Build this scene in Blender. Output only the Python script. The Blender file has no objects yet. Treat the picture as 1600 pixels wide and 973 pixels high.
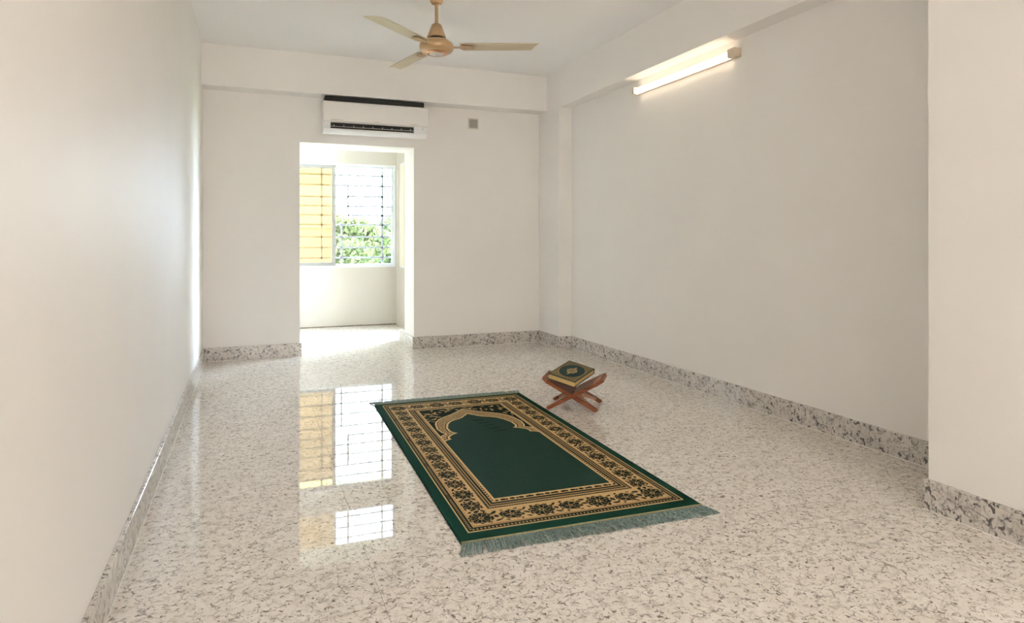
import bpy, bmesh, math, random
import numpy as np
from mathutils import Vector, Matrix

random.seed(7)
rng = np.random.default_rng(7)
SC = bpy.context.scene
COL = SC.collection
R = math.radians

# ------------------------------------------------------------------ camera
# 1600 x 973 frame, focal length 1040 px, horizon at y = 376, yaw 21.42 deg
FPX, YAW, CAMZ, HOR = 1040.0, math.atan(408 / 1040.0), 1.14, 376.0
cd = bpy.data.cameras.new('camera')
cd.sensor_fit = 'HORIZONTAL'
cd.sensor_width = 36.0
cd.lens = 36.0 * FPX / 1600.0
cd.shift_y = -(486.5 - HOR) / 1600.0
cd.clip_start = 0.02
cam = bpy.data.objects.new('camera', cd)
COL.objects.link(cam)
cam.location = (0, 0, CAMZ)
cam.rotation_euler = (R(90), 0, -YAW)
SC.camera = cam

# ------------------------------------------------------------------ sky, sun, exposure
world = bpy.data.worlds.new('sky')
SC.world = world
world.use_nodes = True
wb = world.node_tree.nodes['Background']
wb.inputs[0].default_value = (0.68, 0.84, 1.0, 1)
wb.inputs[1].default_value = 33.0

sd = bpy.data.lights.new('sun', 'SUN')
sd.energy = 45.0
sd.angle = R(0.6)
sd.color = (1.0, 0.97, 0.93)
sun = bpy.data.objects.new('sun', sd)
COL.objects.link(sun)
sun.rotation_euler = Vector((0.30, -0.65, -1.0)).to_track_quat('-Z', 'Y').to_euler()


def portal(loc, rot, sx, sy):
    ld = bpy.data.lights.new('sky_portal', 'AREA')
    ld.shape = 'RECTANGLE'
    ld.size, ld.size_y = sx, sy
    ld.cycles.is_portal = True
    o = bpy.data.objects.new('sky_portal', ld)
    COL.objects.link(o)
    o.location = loc
    o.rotation_euler = rot
    return o


vs = SC.view_settings
vs.view_transform = 'Standard'
vs.look = 'None'
vs.gamma = 1.0
vs.use_curve_mapping = False
vs.exposure = 0.50
SC.cycles.max_bounces = 12
SC.cycles.diffuse_bounces = 8
SC.cycles.glossy_bounces = 5
SC.cycles.transparent_max_bounces = 16
SC.cycles.caustics_reflective = True
SC.cycles.blur_glossy = 1.0
SC.cycles.caustics_refractive = False
SC.cycles.sample_clamp_indirect = 6.0


# ------------------------------------------------------------------ node helpers
class NT:
    def __init__(self, name):
        self.m = bpy.data.materials.new(name)
        self.m.use_nodes = True
        self.t = self.m.node_tree
        self.p = self.t.nodes['Principled BSDF']
        self.out = self.t.nodes['Material Output']

    def n(self, typ, **kw):
        nd = self.t.nodes.new(typ)
        for k, v in kw.items():
            if k.startswith('_'):
                setattr(nd, k[1:], v)
            else:
                key = int(k[1:]) if k[0] == 'i' and k[1:].isdigit() else k.replace('_', ' ')
                if hasattr(v, 'is_linked') and hasattr(v, 'node'):
                    self.t.links.new(v, nd.inputs[key])
                else:
                    nd.inputs[key].default_value = v
        return nd

    def link(self, a, b):
        self.t.links.new(a, b)

    def ramp(self, fac, stops, interp='LINEAR'):
        nd = self.t.nodes.new('ShaderNodeValToRGB')
        nd.color_ramp.interpolation = interp
        e = nd.color_ramp.elements
        while len(e) < len(stops):
            e.new(0.5)
        for i, (p, c) in enumerate(stops):
            e[i].position = p
            e[i].color = (c[0], c[1], c[2], 1) if hasattr(c, '__len__') else (c, c, c, 1)
        self.link(fac, nd.inputs[0])
        return nd.outputs[0]

    def mix(self, fac, a, b, mode='MIX'):
        nd = self.t.nodes.new('ShaderNodeMix')
        nd.data_type = 'RGBA'
        nd.blend_type = mode
        for sock, v in ((nd.inputs[0], fac), (nd.inputs[6], a), (nd.inputs[7], b)):
            if hasattr(v, 'is_linked') and hasattr(v, 'node'):
                self.link(v, sock)
            else:
                sock.default_value = (*v, 1) if hasattr(v, '__len__') else v
        return nd.outputs[2]

    def math(self, op, a, b=0.0):
        nd = self.t.nodes.new('ShaderNodeMath')
        nd.operation = op
        for s, v in ((nd.inputs[0], a), (nd.inputs[1], b)):
            if hasattr(v, 'is_linked') and hasattr(v, 'node'):
                self.link(v, s)
            else:
                s.default_value = v
        return nd.outputs[0]

    def coord(self, which='Object'):
        return self.t.nodes.new('ShaderNodeTexCoord').outputs[which]

    def bump(self, height, strength=0.2, dist=0.01):
        b = self.n('ShaderNodeBump', Strength=strength, Distance=dist, Height=height)
        self.link(b.outputs[0], self.p.inputs['Normal'])


def simple(name, col, rough=0.5, metal=0.0, var=0.06, scale=8.0, bump=0.0, bscale=80.0, spec=0.5):
    m = NT(name)
    co = m.coord()
    nz = m.n('ShaderNodeTexNoise', Vector=co, Scale=scale, Detail=4.0)
    lo = tuple(c * (1 - var) for c in col)
    hi = tuple(min(1, c * (1 + var)) for c in col)
    m.link(m.ramp(nz.outputs[0], [(0.3, lo), (0.7, hi)]), m.p.inputs['Base Color'])
    m.p.inputs['Roughness'].default_value = rough
    m.p.inputs['Metallic'].default_value = metal
    m.p.inputs['Specular IOR Level'].default_value = spec
    if bump:
        nb = m.n('ShaderNodeTexNoise', Vector=co, Scale=bscale, Detail=3.0)
        m.bump(nb.outputs[0], bump, 0.004)
    return m.m


def granite(name, base, warm, grey, dark, fleck, vein, rough, fl_thr=0.60, vein_on=0.5, per_object=False):
    m = NT(name)
    co = m.coord()
    if per_object:
        oi = m.t.nodes.new('ShaderNodeObjectInfo')
        sc = m.n('ShaderNodeVectorMath', _operation='SCALE')
        cmb = m.n('ShaderNodeCombineXYZ', X=oi.outputs['Random'], Y=oi.outputs['Random'])
        m.link(cmb.outputs[0], sc.inputs[0])
        sc.inputs['Scale'].default_value = 37.0
        add = m.n('ShaderNodeVectorMath', i0=co, i1=sc.outputs[0], _operation='ADD')
        co = add.outputs[0]
    big = m.n('ShaderNodeTexNoise', Vector=co, Scale=9.0, Detail=4.0, Roughness=0.6)
    mid = m.n('ShaderNodeTexNoise', Vector=co, Scale=34.0, Detail=3.0, Roughness=0.6)
    c = m.mix(m.ramp(big.outputs[0], [(0.35, 0.0), (0.65, 1.0)]), base, warm)
    c = m.mix(m.ramp(mid.outputs[0], [(0.50, 0.0), (0.72, 1.0)]), c, grey)
    # broken thin veins on warped cell borders
    wn = m.n('ShaderNodeTexNoise', Vector=co, Scale=26.0, Detail=2.0)
    wv = m.n('ShaderNodeVectorMath', i0=wn.outputs['Color'], _operation='SCALE')
    wv.inputs['Scale'].default_value = 0.05
    wa = m.n('ShaderNodeVectorMath', i0=co, i1=wv.outputs[0], _operation='ADD')
    vo = m.n('ShaderNodeTexVoronoi', Vector=wa.outputs[0], Scale=vein, _feature='DISTANCE_TO_EDGE')
    ve = m.ramp(vo.outputs['Distance'], [(0.0, 1.0), (0.075, 0.0)])
    vm = m.n('ShaderNodeTexNoise', Vector=co, Scale=vein * 0.9, Detail=2.0)
    vmask = m.ramp(vm.outputs[0], [(vein_on - 0.02, 0.0), (vein_on + 0.08, 1.0)])
    vf = m.math('MULTIPLY', m.math('MULTIPLY', ve, vmask), 0.75)
    c = m.mix(vf, c, dark)
    # dark mineral flecks
    fn = m.n('ShaderNodeTexNoise', Vector=co, Scale=fleck, Detail=2.5, Roughness=0.55, Distortion=0.6)
    ff = m.ramp(fn.outputs[0], [(fl_thr, 0.0), (fl_thr + 0.045, 1.0)])
    c = m.mix(m.math('MULTIPLY', ff, 0.85), c, dark)
    f2 = m.n('ShaderNodeTexNoise', Vector=co, Scale=fleck * 2.1, Detail=1.5, Roughness=0.5)
    c = m.mix(m.math('MULTIPLY', m.ramp(f2.outputs[0], [(0.66, 0.0), (0.70, 1.0)]), 0.7), c, dark)
    f3 = m.n('ShaderNodeTexNoise', Vector=co, Scale=fleck * 0.42, Detail=5.0, Roughness=0.7, Distortion=0.8)
    c = m.mix(m.math('MULTIPLY', m.ramp(f3.outputs[0], [(0.56, 0.0), (0.66, 1.0)]), 0.45), c, tuple(0.45 * g + 0.55 * d for g, d in zip(grey, dark)))
    m.link(c, m.p.inputs['Base Color'])
    m.p.inputs['Roughness'].default_value = rough
    m.p.inputs['IOR'].default_value = 1.55
    return m.m


def glass_mat(name, tint=(1, 1, 1), refl=0.05):
    m = NT(name)
    m.t.nodes.remove(m.p)
    tr = m.n('ShaderNodeBsdfTransparent', Color=(*tint, 1))
    gl = m.n('ShaderNodeBsdfGlossy', Color=(1, 1, 1, 1), Roughness=0.02)
    lw = m.n('ShaderNodeFresnel', IOR=1.35)
    mx = m.n('ShaderNodeMixShader', i0=lw.outputs[0], i1=tr.outputs[0], i2=gl.outputs[0])
    m.link(mx.outputs[0], m.out.inputs[0])
    return m.m


def emit_mat(name, col, strength):
    m = NT(name)
    m.p.inputs['Base Color'].default_value = (0.9, 0.9, 0.88, 1)
    m.p.inputs['Emission Color'].default_value = (*col, 1)
    m.p.inputs['Emission Strength'].default_value = strength
    return m.m


M = {}
M['wall'] = simple('wall_paint', (0.888, 0.860, 0.828), 0.55, var=0.015, scale=1.6, bump=0.02, bscale=160, spec=0.3)
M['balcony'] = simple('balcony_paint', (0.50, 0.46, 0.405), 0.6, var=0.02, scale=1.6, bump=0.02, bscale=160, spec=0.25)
M['ceiling'] = simple('ceiling_paint', (0.945, 0.935, 0.93), 0.7, var=0.012, scale=1.2, bump=0.02, bscale=160, spec=0.2)
M['floor'] = granite('polished_granite', (0.87, 0.82, 0.76), (0.79, 0.73, 0.66), (0.57, 0.51, 0.45),
                     (0.088, 0.058, 0.038), 58.0, 27.0, 0.016, fl_thr=0.612, vein_on=0.485, per_object=True)
M['base'] = granite('skirting_granite', (0.66, 0.62, 0.575), (0.59, 0.545, 0.50), (0.42, 0.38, 0.345),
                    (0.040, 0.033, 0.029), 38.0, 24.0, 0.10, fl_thr=0.588, vein_on=0.50)
M['filler'] = simple('joint_filler', (0.86, 0.82, 0.76), 0.6, var=0.04)
M['grout'] = simple('grout', (0.55, 0.50, 0.44), 0.8)
M['grey_alu'] = simple('aluminium', (0.24, 0.23, 0.215), 0.45, metal=0.0, var=0.05)
M['white_frame'] = simple('white_aluminium', (0.72, 0.74, 0.78), 0.4, var=0.02)
M['bar'] = simple('grille_paint', (0.34, 0.34, 0.38), 0.5, var=0.05)
M['glass'] = glass_mat('window_glass')
M['warm_fill_glass'] = glass_mat('fill_warming_glass', (0.98, 0.90, 0.835))  # tint added to warm the fill light from the rear windows
M['amber_glass'] = glass_mat('amber_tinted_glass', (1.0, 0.90, 0.70))
M['beige_panel'] = simple('beige_panel', (0.74, 0.62, 0.47), 0.6, var=0.03)
M['ac_white'] = simple('appliance_plastic', (0.87, 0.835, 0.80), 0.38, var=0.012)
M['ac_trim'] = simple('appliance_trim', (0.88, 0.875, 0.87), 0.28, var=0.01)
M['ac_dark'] = simple('vent_and_gap_shade', (0.012, 0.011, 0.010), 0.7)
M['mark_grey'] = simple('printed_grey', (0.36, 0.33, 0.30), 0.6)
M['box_grey'] = simple('cover_plate', (0.36, 0.32, 0.27), 0.5, var=0.04)
M['box_frame'] = simple('cover_frame', (0.66, 0.60, 0.52), 0.5)
M['gold'] = simple('gold_enamel', (0.50, 0.335, 0.175), 0.30, metal=0.35, var=0.04)
M['gold_cone'] = simple('matt_gold_enamel', (0.44, 0.30, 0.16), 0.45, metal=0.2, var=0.03)
M['blade'] = simple('blade_enamel', (0.58, 0.49, 0.345), 0.38, metal=0.1, var=0.03)
M['copper'] = simple('copper_ring', (0.55, 0.27, 0.13), 0.25, metal=0.6)
M['silver_cap'] = simple('silver_cap', (0.80, 0.76, 0.72), 0.25, metal=0.3)
M['seam'] = simple('dirty_seam', (0.16, 0.12, 0.085), 0.9, var=0.5, scale=14)
M['black'] = simple('black_gap', (0.02, 0.016, 0.012), 0.6)
M['lamp_body'] = simple('lamp_body', (0.66, 0.55, 0.42), 0.45, var=0.02)
M['tube'] = emit_mat('lit_tube', (1.0, 0.82, 0.60), 3.6)
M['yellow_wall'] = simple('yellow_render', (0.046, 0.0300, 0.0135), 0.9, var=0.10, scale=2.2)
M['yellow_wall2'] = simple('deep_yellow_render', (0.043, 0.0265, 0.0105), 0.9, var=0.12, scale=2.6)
M['ground'] = simple('grass_ground', (0.16, 0.20, 0.08), 0.95, var=0.3, scale=0.6)
M['concrete'] = simple('concrete_shade', (0.62, 0.60, 0.56), 0.85, var=0.06)
M['fringe'] = simple('fringe_yarn', (0.205, 0.275, 0.25), 0.9, var=0.75, scale=95)
M['binding'] = simple('rug_binding', (0.26, 0.215, 0.11), 0.9, var=0.2, scale=60)
M['pages'] = simple('page_edges', (0.60, 0.42, 0.17), 0.6, var=0.12, scale=90)
M['cover'] = simple('book_cloth', (0.022, 0.030, 0.018), 0.5, var=0.2, scale=30)
M['bark'] = simple('bark', (0.16, 0.11, 0.07), 0.9, var=0.3, scale=6)


def wood_mat():
    m = NT('carved_wood')
    co = m.coord()
    mp = m.n('ShaderNodeMapping', Vector=co)
    mp.inputs['Scale'].default_value = (6, 60, 60)
    nz = m.n('ShaderNodeTexNoise', Vector=mp.outputs[0], Scale=1.0, Detail=5.0, Distortion=0.8)
    c = m.ramp(nz.outputs[0], [(0.25, (0.10, 0.026, 0.010)), (0.55, (0.20, 0.060, 0.022)), (0.8, (0.29, 0.105, 0.045))])
    m.link(c, m.p.inputs['Base Color'])
    m.p.inputs['Roughness'].default_value = 0.5
    m.p.inputs['Specular IOR Level'].default_value = 0.3
    m.bump(nz.outputs[0], 0.1, 0.002)
    return m.m


M['wood'] = wood_mat()
M['wood_glint'] = simple('highlighted_wood', (0.36, 0.19, 0.115), 0.5, var=0.25, scale=40)  # paler wood tone imitating light through and along the lattice


def attr_mat(name, rough, scale=420.0, bump=0.5):
    m = NT(name)
    at = m.t.nodes.new('ShaderNodeAttribute')
    at.attribute_name = 'Col'
    co = m.coord()
    nz = m.n('ShaderNodeTexNoise', Vector=co, Scale=scale, Detail=2.0)
    v = m.ramp(nz.outputs[0], [(0.3, 0.72), (0.7, 1.15)])
    m.link(m.mix(1.0, at.outputs['Color'], v, 'MULTIPLY'), m.p.inputs['Base Color'])
    m.p.inputs['Roughness'].default_value = rough
    m.p.inputs['Specular IOR Level'].default_value = 0.04
    m.bump(nz.outputs[0], bump, 0.003)
    return m.m


M['rug'] = attr_mat('woven_pile', 0.95)
M['rug'].node_tree.nodes['Principled BSDF'].inputs['Sheen Weight'].default_value = 0.0
M['book_top'] = attr_mat('printed_cover', 0.42, 260.0, 0.1)


def leaf_mat(name, lo, hi):
    m = NT(name)
    oi = m.t.nodes.new('ShaderNodeNewGeometry')
    c = m.ramp(oi.outputs['Random Per Island'], [(0.0, lo), (1.0, hi)])
    m.t.nodes.remove(m.p)
    d = m.n('ShaderNodeBsdfDiffuse', Color=c)
    t = m.n('ShaderNodeBsdfTranslucent', Color=c)
    mx = m.n('ShaderNodeMixShader', i0=0.45, i1=d.outputs[0], i2=t.outputs[0])
    m.link(mx.outputs[0], m.out.inputs[0])
    return m.m


M['leaf_a'] = leaf_mat('leaves_light', (0.040, 0.062, 0.024), (0.160, 0.175, 0.075))
M['leaf_b'] = leaf_mat('leaves_mid', (0.040, 0.064, 0.030), (0.140, 0.160, 0.082))


# ------------------------------------------------------------------ mesh helpers
class MB:
    def __init__(self):
        self.b = bmesh.new()

    def box(self, x0, x1, y0, y1, z0, z1, mat=None):
        vs_ = [self.b.verts.new((x, y, z)) for x in (x0, x1) for y in (y0, y1) for z in (z0, z1)]
        for f in ((0, 1, 3, 2), (4, 6, 7, 5), (0, 4, 5, 1), (2, 3, 7, 6), (0, 2, 6, 4), (1, 5, 7, 3)):
            self.b.faces.new([vs_[i] for i in f])
        if mat is not None:
            for v in vs_:
                v.co = mat @ v.co
        return self

    def prism(self, poly, a0, a1, axis='x', mat=None):
        """poly of 2-D points extruded along an axis"""
        def P(p, a):
            if axis == 'x':
                return Vector((a, p[0], p[1]))
            if axis == 'y':
                return Vector((p[0], a, p[1]))
            return Vector((p[0], p[1], a))
        A = [self.b.verts.new(P(p, a0)) for p in poly]
        B = [self.b.verts.new(P(p, a1)) for p in poly]
        n = len(poly)
        self.b.faces.new(A)
        self.b.faces.new(B[::-1])
        for i in range(n):
            j = (i + 1) % n
            self.b.faces.new((A[i], B[i], B[j], A[j]))
        if mat is not None:
            for v in A + B:
                v.co = mat @ v.co
        return self

    def lathe(self, prof, seg=40, mat=None):
        rings = []
        allv = []
        for r, z in prof:
            if r < 1e-6:
                v = [self.b.verts.new((0, 0, z))]
            else:
                v = [self.b.verts.new((r * math.cos(2 * math.pi * k / seg), r * math.sin(2 * math.pi * k / seg), z))
                     for k in range(seg)]
            rings.append(v)
            allv += v
        for a, c in zip(rings, rings[1:]):
            if len(a) == 1 and len(c) == 1:
                continue
            for k in range(seg):
                k2 = (k + 1) % seg
                if len(a) == 1:
                    self.b.faces.new((a[0], c[k], c[k2]))
                elif len(c) == 1:
                    self.b.faces.new((a[k], c[0], a[k2]))
                else:
                    self.b.faces.new((a[k], c[k], c[k2], a[k2]))
        if mat is not None:
            for v in allv:
                v.co = mat @ v.co
        return self

    def tube(self, pts, rad, seg=8):
        pts = [Vector(p) for p in pts]
        rads = rad if hasattr(rad, '__len__') else [rad] * len(pts)
        rings = []
        for i, p in enumerate(pts):
            d = (pts[min(i + 1, len(pts) - 1)] - pts[max(i - 1, 0)]).normalized()
            u = d.cross(Vector((0, 0, 1)))
            if u.length < 1e-3:
                u = d.cross(Vector((0, 1, 0)))
            u.normalize()
            w = d.cross(u)
            rings.append([self.b.verts.new(p + rads[i] * (math.cos(2 * math.pi * k / seg) * u + math.sin(2 * math.pi * k / seg) * w))
                          for k in range(seg)])
        for a, c in zip(rings, rings[1:]):
            for k in range(seg):
                self.b.faces.new((a[k], a[(k + 1) % seg], c[(k + 1) % seg], c[k]))
        self.b.faces.new(rings[0][::-1])
        self.b.faces.new(rings[-1])
        return self

    def build(self, name, mat, parent=None, bevel=0.0, smooth=False, seg=2):
        bmesh.ops.recalc_face_normals(self.b, faces=self.b.faces)
        me = bpy.data.meshes.new(name)
        self.b.to_mesh(me)
        self.b.free()
        me.materials.append(M[mat])
        o = bpy.data.objects.new(name, me)
        COL.objects.link(o)
        o.parent = parent
        if bevel:
            bv = o.modifiers.new('bevel', 'BEVEL')
            bv.width = bevel
            bv.segments = seg
            bv.limit_method = 'ANGLE'
            bv.angle_limit = R(40)
        if smooth:
            for p in me.polygons:
                p.use_smooth = True
            try:
                me.set_sharp_from_angle(angle=R(42))
            except Exception:
                pass
        return o


def tag(o, label, cat, group=None):
    o['label'] = label
    o['category'] = cat
    if group:
        o['group'] = group
    return o


def struct(o, label=None, cat=None):
    o['kind'] = 'structure'
    if label:
        o['label'] = label
        o['category'] = cat
    return o


def empty(name, loc=(0, 0, 0), rot=(0, 0, 0)):
    o = bpy.data.objects.new(name, None)
    COL.objects.link(o)
    o.location = loc
    o.rotation_euler = rot
    return o


# ------------------------------------------------------------------ room dimensions
XL, XR, XC, XN = -0.42, 3.18, 3.03, 2.685
YB, YB2, YR, YN, YF = 6.89, 7.33, -9.9, 1.99, 9.06
ZC, ZBEAM = 2.945, 2.565
OX0, OX1, OZ = 0.450, 1.595, 2.115          # opening to the balcony
BX1 = 1.85                                  # balcony side wall
ZBC = 3.60                                  # balcony ceiling
WX0, WX1, WZ0, WZ1 = 0.30, 1.842, 0.785, 2.165
CZ0, CZ1 = 2.44, 3.28                       # unseen upper window, added for light and a second floor reflection
SWY0, SWY1, SWZ0, SWZ1 = 8.555, 8.88, 0.785, 2.165
GDY0, GDY1, GDZ1 = 7.40, 8.53, 3.2      # added glazed side door, sized for more light   # side window of the balcony
RWY0, RWY1, RWZ0, RWZ1 = -9.7, -4.3, 0.30, 2.76        # window added behind the camera for fill light

LY0, LY1 = -9.3, -5.6                                # its counterpart added in the left wall, also for fill light

# floor: grout bed and granite slabs
fl = struct(MB().box(XL - .02, XR + .02, YR - .02, YF + .02, -0.12, -0.004).build('floor', 'grout'),
            'polished speckled white and brown granite floor', 'floor')
tile_cache = {}
xs = [XL, 0.39, 1.59, 2.79, XR]
ys = [YR]
y = 2.08 - 0.88 * 13
while y < YF:
    ys.append(y)
    y += 0.88
ys.append(YF)
for i in range(len(xs) - 1):
    for j in range(len(ys) - 1):
        w_, l_ = round(xs[i + 1] - xs[i], 4), round(ys[j + 1] - ys[j], 4)
        if l_ < .02:
            continue
        if ys[j] > YB2 + .1 and xs[i] > BX1:
            continue
        key = (w_, l_)
        cx, cy = (xs[i] + xs[i + 1]) / 2, (ys[j] + ys[j + 1]) / 2
        if key not in tile_cache:
            o = MB().box(-w_ / 2 + .0007, w_ / 2 - .0007, -l_ / 2 + .0007, l_ / 2 - .0007, -0.012, 0).build('floor_tile', 'floor', fl)
            tile_cache[key] = o.data
        else:
            o = bpy.data.objects.new('floor_tile', tile_cache[key])
            COL.objects.link(o)
            o.parent = fl
        o.location = (cx, cy, 0)

# walls
wl_ = MB()
wl_.box(XL - .2, XL, LY1, YB2, -.1, ZBC + .1).box(XL - .2, XL, YR - .2, LY0, -.1, ZC + .1)
wl_.box(XL - .2, XL, LY0, LY1, -.1, RWZ0).box(XL - .2, XL, LY0, LY1, RWZ1, ZC + .1)
struct(wl_.build('wall_left', 'wall'), 'long cream wall on the left', 'wall')
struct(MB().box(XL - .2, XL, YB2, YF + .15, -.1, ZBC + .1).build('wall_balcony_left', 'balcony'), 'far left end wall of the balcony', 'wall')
wb_ = MB()
wb_.box(XL, OX0, YB, YB2, 0, ZBC).box(OX1, XR + .15, YB, YB2, 0, ZBC).box(OX0, OX1, YB, YB2, OZ, ZBC)
struct(wb_.build('wall_back', 'wall'), 'cream end wall with the tall opening to the balcony', 'wall')
wr = struct(MB().box(XR, XR + .15, YN - .2, YB, 0, ZC).build('wall_right', 'wall'), 'recessed cream wall on the right under the tube light', 'wall')
MB().box(XC, XR, 6.36, YB, 0, ZC).build('column', 'wall', wr)
MB().box(XN, XR, -0.6, YN, 0, ZC).build('column', 'wall', wr)
struct(MB().box(XL, XN + .2, YR - .2, YR, 0, ZC).build('wall_rear', 'wall'), 'cream wall behind the viewer', 'wall')
wq = MB()
wq.box(XN, XN + .2, YR, RWY0, 0, ZC).box(XN, XN + .2, RWY1, -.6, 0, ZC)
wq.box(XN, XN + .2, RWY0, RWY1, 0, RWZ0).box(XN, XN + .2, RWY0, RWY1, RWZ1, ZC)
struct(wq.build('wall_right_rear', 'wall'), 'cream right wall behind the viewer with an added wide window', 'wall')

ce = struct(MB().box(XL, XR + .15, YR - .2, YB, ZC, ZC + .15).build('ceiling', 'ceiling'), 'flat off-white ceiling', 'ceiling')
MB().box(XL, XC, 6.68, YB, ZBEAM, ZC).build('beam', 'wall', ce)
MB().box(XC, XR, YN, 6.36, 2.55, ZC).build('beam', 'wall', ce)

# balcony shell
bf = MB()
bf.box(XL, BX1, YF, YF + .15, 0, WZ0).box(XL, WX0, YF, YF + .15, WZ0, WZ1)
bf.box(WX1, BX1, YF, YF + .15, WZ0, ZBC).box(XL, WX1, YF, YF + .15, WZ1, CZ0)
bf.box(XL, WX0, YF, YF + .15, CZ0, CZ1).box(XL, WX1, YF, YF + .15, CZ1, ZBC)
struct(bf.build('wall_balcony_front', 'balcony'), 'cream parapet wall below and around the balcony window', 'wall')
bs = MB()
bs.box(BX1, BX1 + .15, YB2, GDY0, 0, ZBC).box(BX1, BX1 + .15, GDY1, YF + .15, 0, SWZ0)
bs.box(BX1, BX1 + .15, GDY0, GDY1, GDZ1, ZBC).box(BX1, BX1 + .15, GDY1, YF + .15, SWZ1, ZBC)
bs.box(BX1, BX1 + .15, GDY1, SWY0, SWZ0, SWZ1).box(BX1, BX1 + .15, SWY1, YF + .15, SWZ0, SWZ1)
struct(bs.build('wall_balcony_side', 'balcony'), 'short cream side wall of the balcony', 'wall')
struct(MB().box(XL, BX1 + .15, YB, YF + .9, ZBC, ZBC + .15).build('ceiling_balcony', 'balcony'), 'balcony ceiling slab', 'ceiling')  # front overhang added to block sun through the upper window
struct(MB().box(XL - .2, BX1 + .15, YF + .15, YF + .98, 2.345, 2.43).build('trim_sunshade', 'concrete'), 'concrete sunshade outside the balcony window', 'sunshade')

struct(MB().box(XL, BX1, YF - .010, YF, 0, .012).build('trim_1', 'seam'), 'thin dark seam at the foot of the balcony parapet', 'trim')

# skirting of granite
BH, BT = 0.128, 0.016


def skirting(name, boxes, label):
    b = MB()
    for (x0, x1, y0, y1) in boxes:
        b.box(x0, x1, y0, y1, 0.0, BH)
    o = struct(b.build(name, 'base', None, bevel=0.0015, seg=1), label, 'baseboard')
    g = MB()                                # pale joint filler along the floor
    for (x0, x1, y0, y1) in boxes:
        g.box(x0 - .0022, x1 + .0022, y0 - .0022, y1 + .0022, 0.0, .0022)
    g.build('joint_filler', 'filler', o)
    return o


skirting('baseboard_left', [(XL, XL + BT, YR, YB)], 'granite skirting along the left wall')
skirting('baseboard_back', [(XL + BT, OX0 + BT, YB - BT, YB)], 'short granite skirting left of the balcony opening')
skirting('baseboard_opening', [(OX1 - BT, OX1, YB - BT, YB2 + .22), (OX1, BX1, YB2, YB2 + .22)], 'granite skirting wrapping the right jamb of the balcony opening')
skirting('baseboard_corner', [(OX1, XC, YB - BT, YB)], 'granite skirting between the balcony opening and the corner column')
skirting('baseboard_column', [(XC - BT, XC, 6.36 - BT, YB - BT), (XC, XR, 6.36 - BT, 6.36)], 'granite skirting wrapping the far column')
skirting('baseboard_right', [(XR - BT, XR, YN, 6.36 - BT)], 'granite skirting along the recessed right wall')
skirting('baseboard_near', [(XN - BT, XN, YR, YN + BT), (XN, XR - BT, YN, YN + BT)], 'granite skirting along the near right column')


# ------------------------------------------------------------------ windows
def rect_frame(b, x0, x1, z0, z1, y0, y1, t):
    b.box(x0, x1, y0, y1, z0, z0 + t).box(x0, x1, y0, y1, z1 - t, z1)
    b.box(x0, x0 + t, y0, y1, z0 + t, z1 - t).box(x1 - t, x1, y0, y1, z0 + t, z1 - t)
    return b


w1 = struct(rect_frame(MB(), WX0, WX1, WZ0, WZ1, YF - .004, YF + .085, .024).build('window_1', 'white_frame', None, bevel=.002),
            'sliding balcony window with white frame and outer bars', 'window')
MX = 1.035
# inner sash on the left (grey rails) and outer sash on the right
s1 = rect_frame(MB(), WX0 + .024, MX + .012, WZ0 + .024, WZ1 - .024, YF + .004, YF + .034, .046).build('sliding_sash', 'grey_alu', w1, bevel=.002)
MB().box(WX0 + .06, MX - .024, YF + .018, YF + .021, WZ0 + .06, WZ1 - .06).build('pane', 'amber_glass', s1)
MB().box(MX - .014, MX + .002, YF - .010, YF + .006, 1.42, 1.52).build('latch', 'mark_grey', s1, bevel=.002)
s2 = rect_frame(MB(), MX - .012, WX1 - .024, WZ0 + .024, WZ1 - .024, YF + .042, YF + .072, .022).build('sliding_sash', 'white_frame', w1, bevel=.002)
MB().box(MX + .008, WX1 - .044, YF + .055, YF + .058, WZ0 + .044, WZ1 - .044).build('pane', 'glass', s2)
# security grille
d0 = 8.9
GY = YF + .115
bar_h, bar_v = {}, {}


def bar(name, x0, x1, z0, z1):
    MB().box(x0, x1, GY - .008, GY + .008, z0, z1).build(name, 'bar', w1)


ratio = 9.175 / 9.06
ZB = [1.14 + (376 - py) / 1040 * 8.93 * ratio for py in (274.4, 290.3, 307.2, 322.4, 336.5, 351.3, 370, 386.5, 402.2)]
for k, z in enumerate(ZB):
    if k == 2:
        bar('grille_bar', WX0, 1.222, z - .023, z + .000)
        bar('grille_bar', 1.222, WX1, z - .010, z + .013)
    elif k == 4:
        bar('grille_bar', 1.222, WX1, z - .0115, z + .0115)
        bar('grille_bar', WX0, 1.0, z - .0115, z + .0115)
    else:
        bar('grille_bar', WX0, WX1, z - .0115, z + .0115)
bar('grille_bar', 1.669, 1.693, WZ0, WZ1)
bar('grille_bar', 1.211, 1.233, ZB[4] - .02, ZB[1])
bar('grille_bar', 1.122, 1.144, WZ0, ZB[5])
bar('grille_bar', 0.866, 0.888, WZ0, WZ1)
bar('grille_bar', 0.467, 0.483, WZ0, WZ1)

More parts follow.
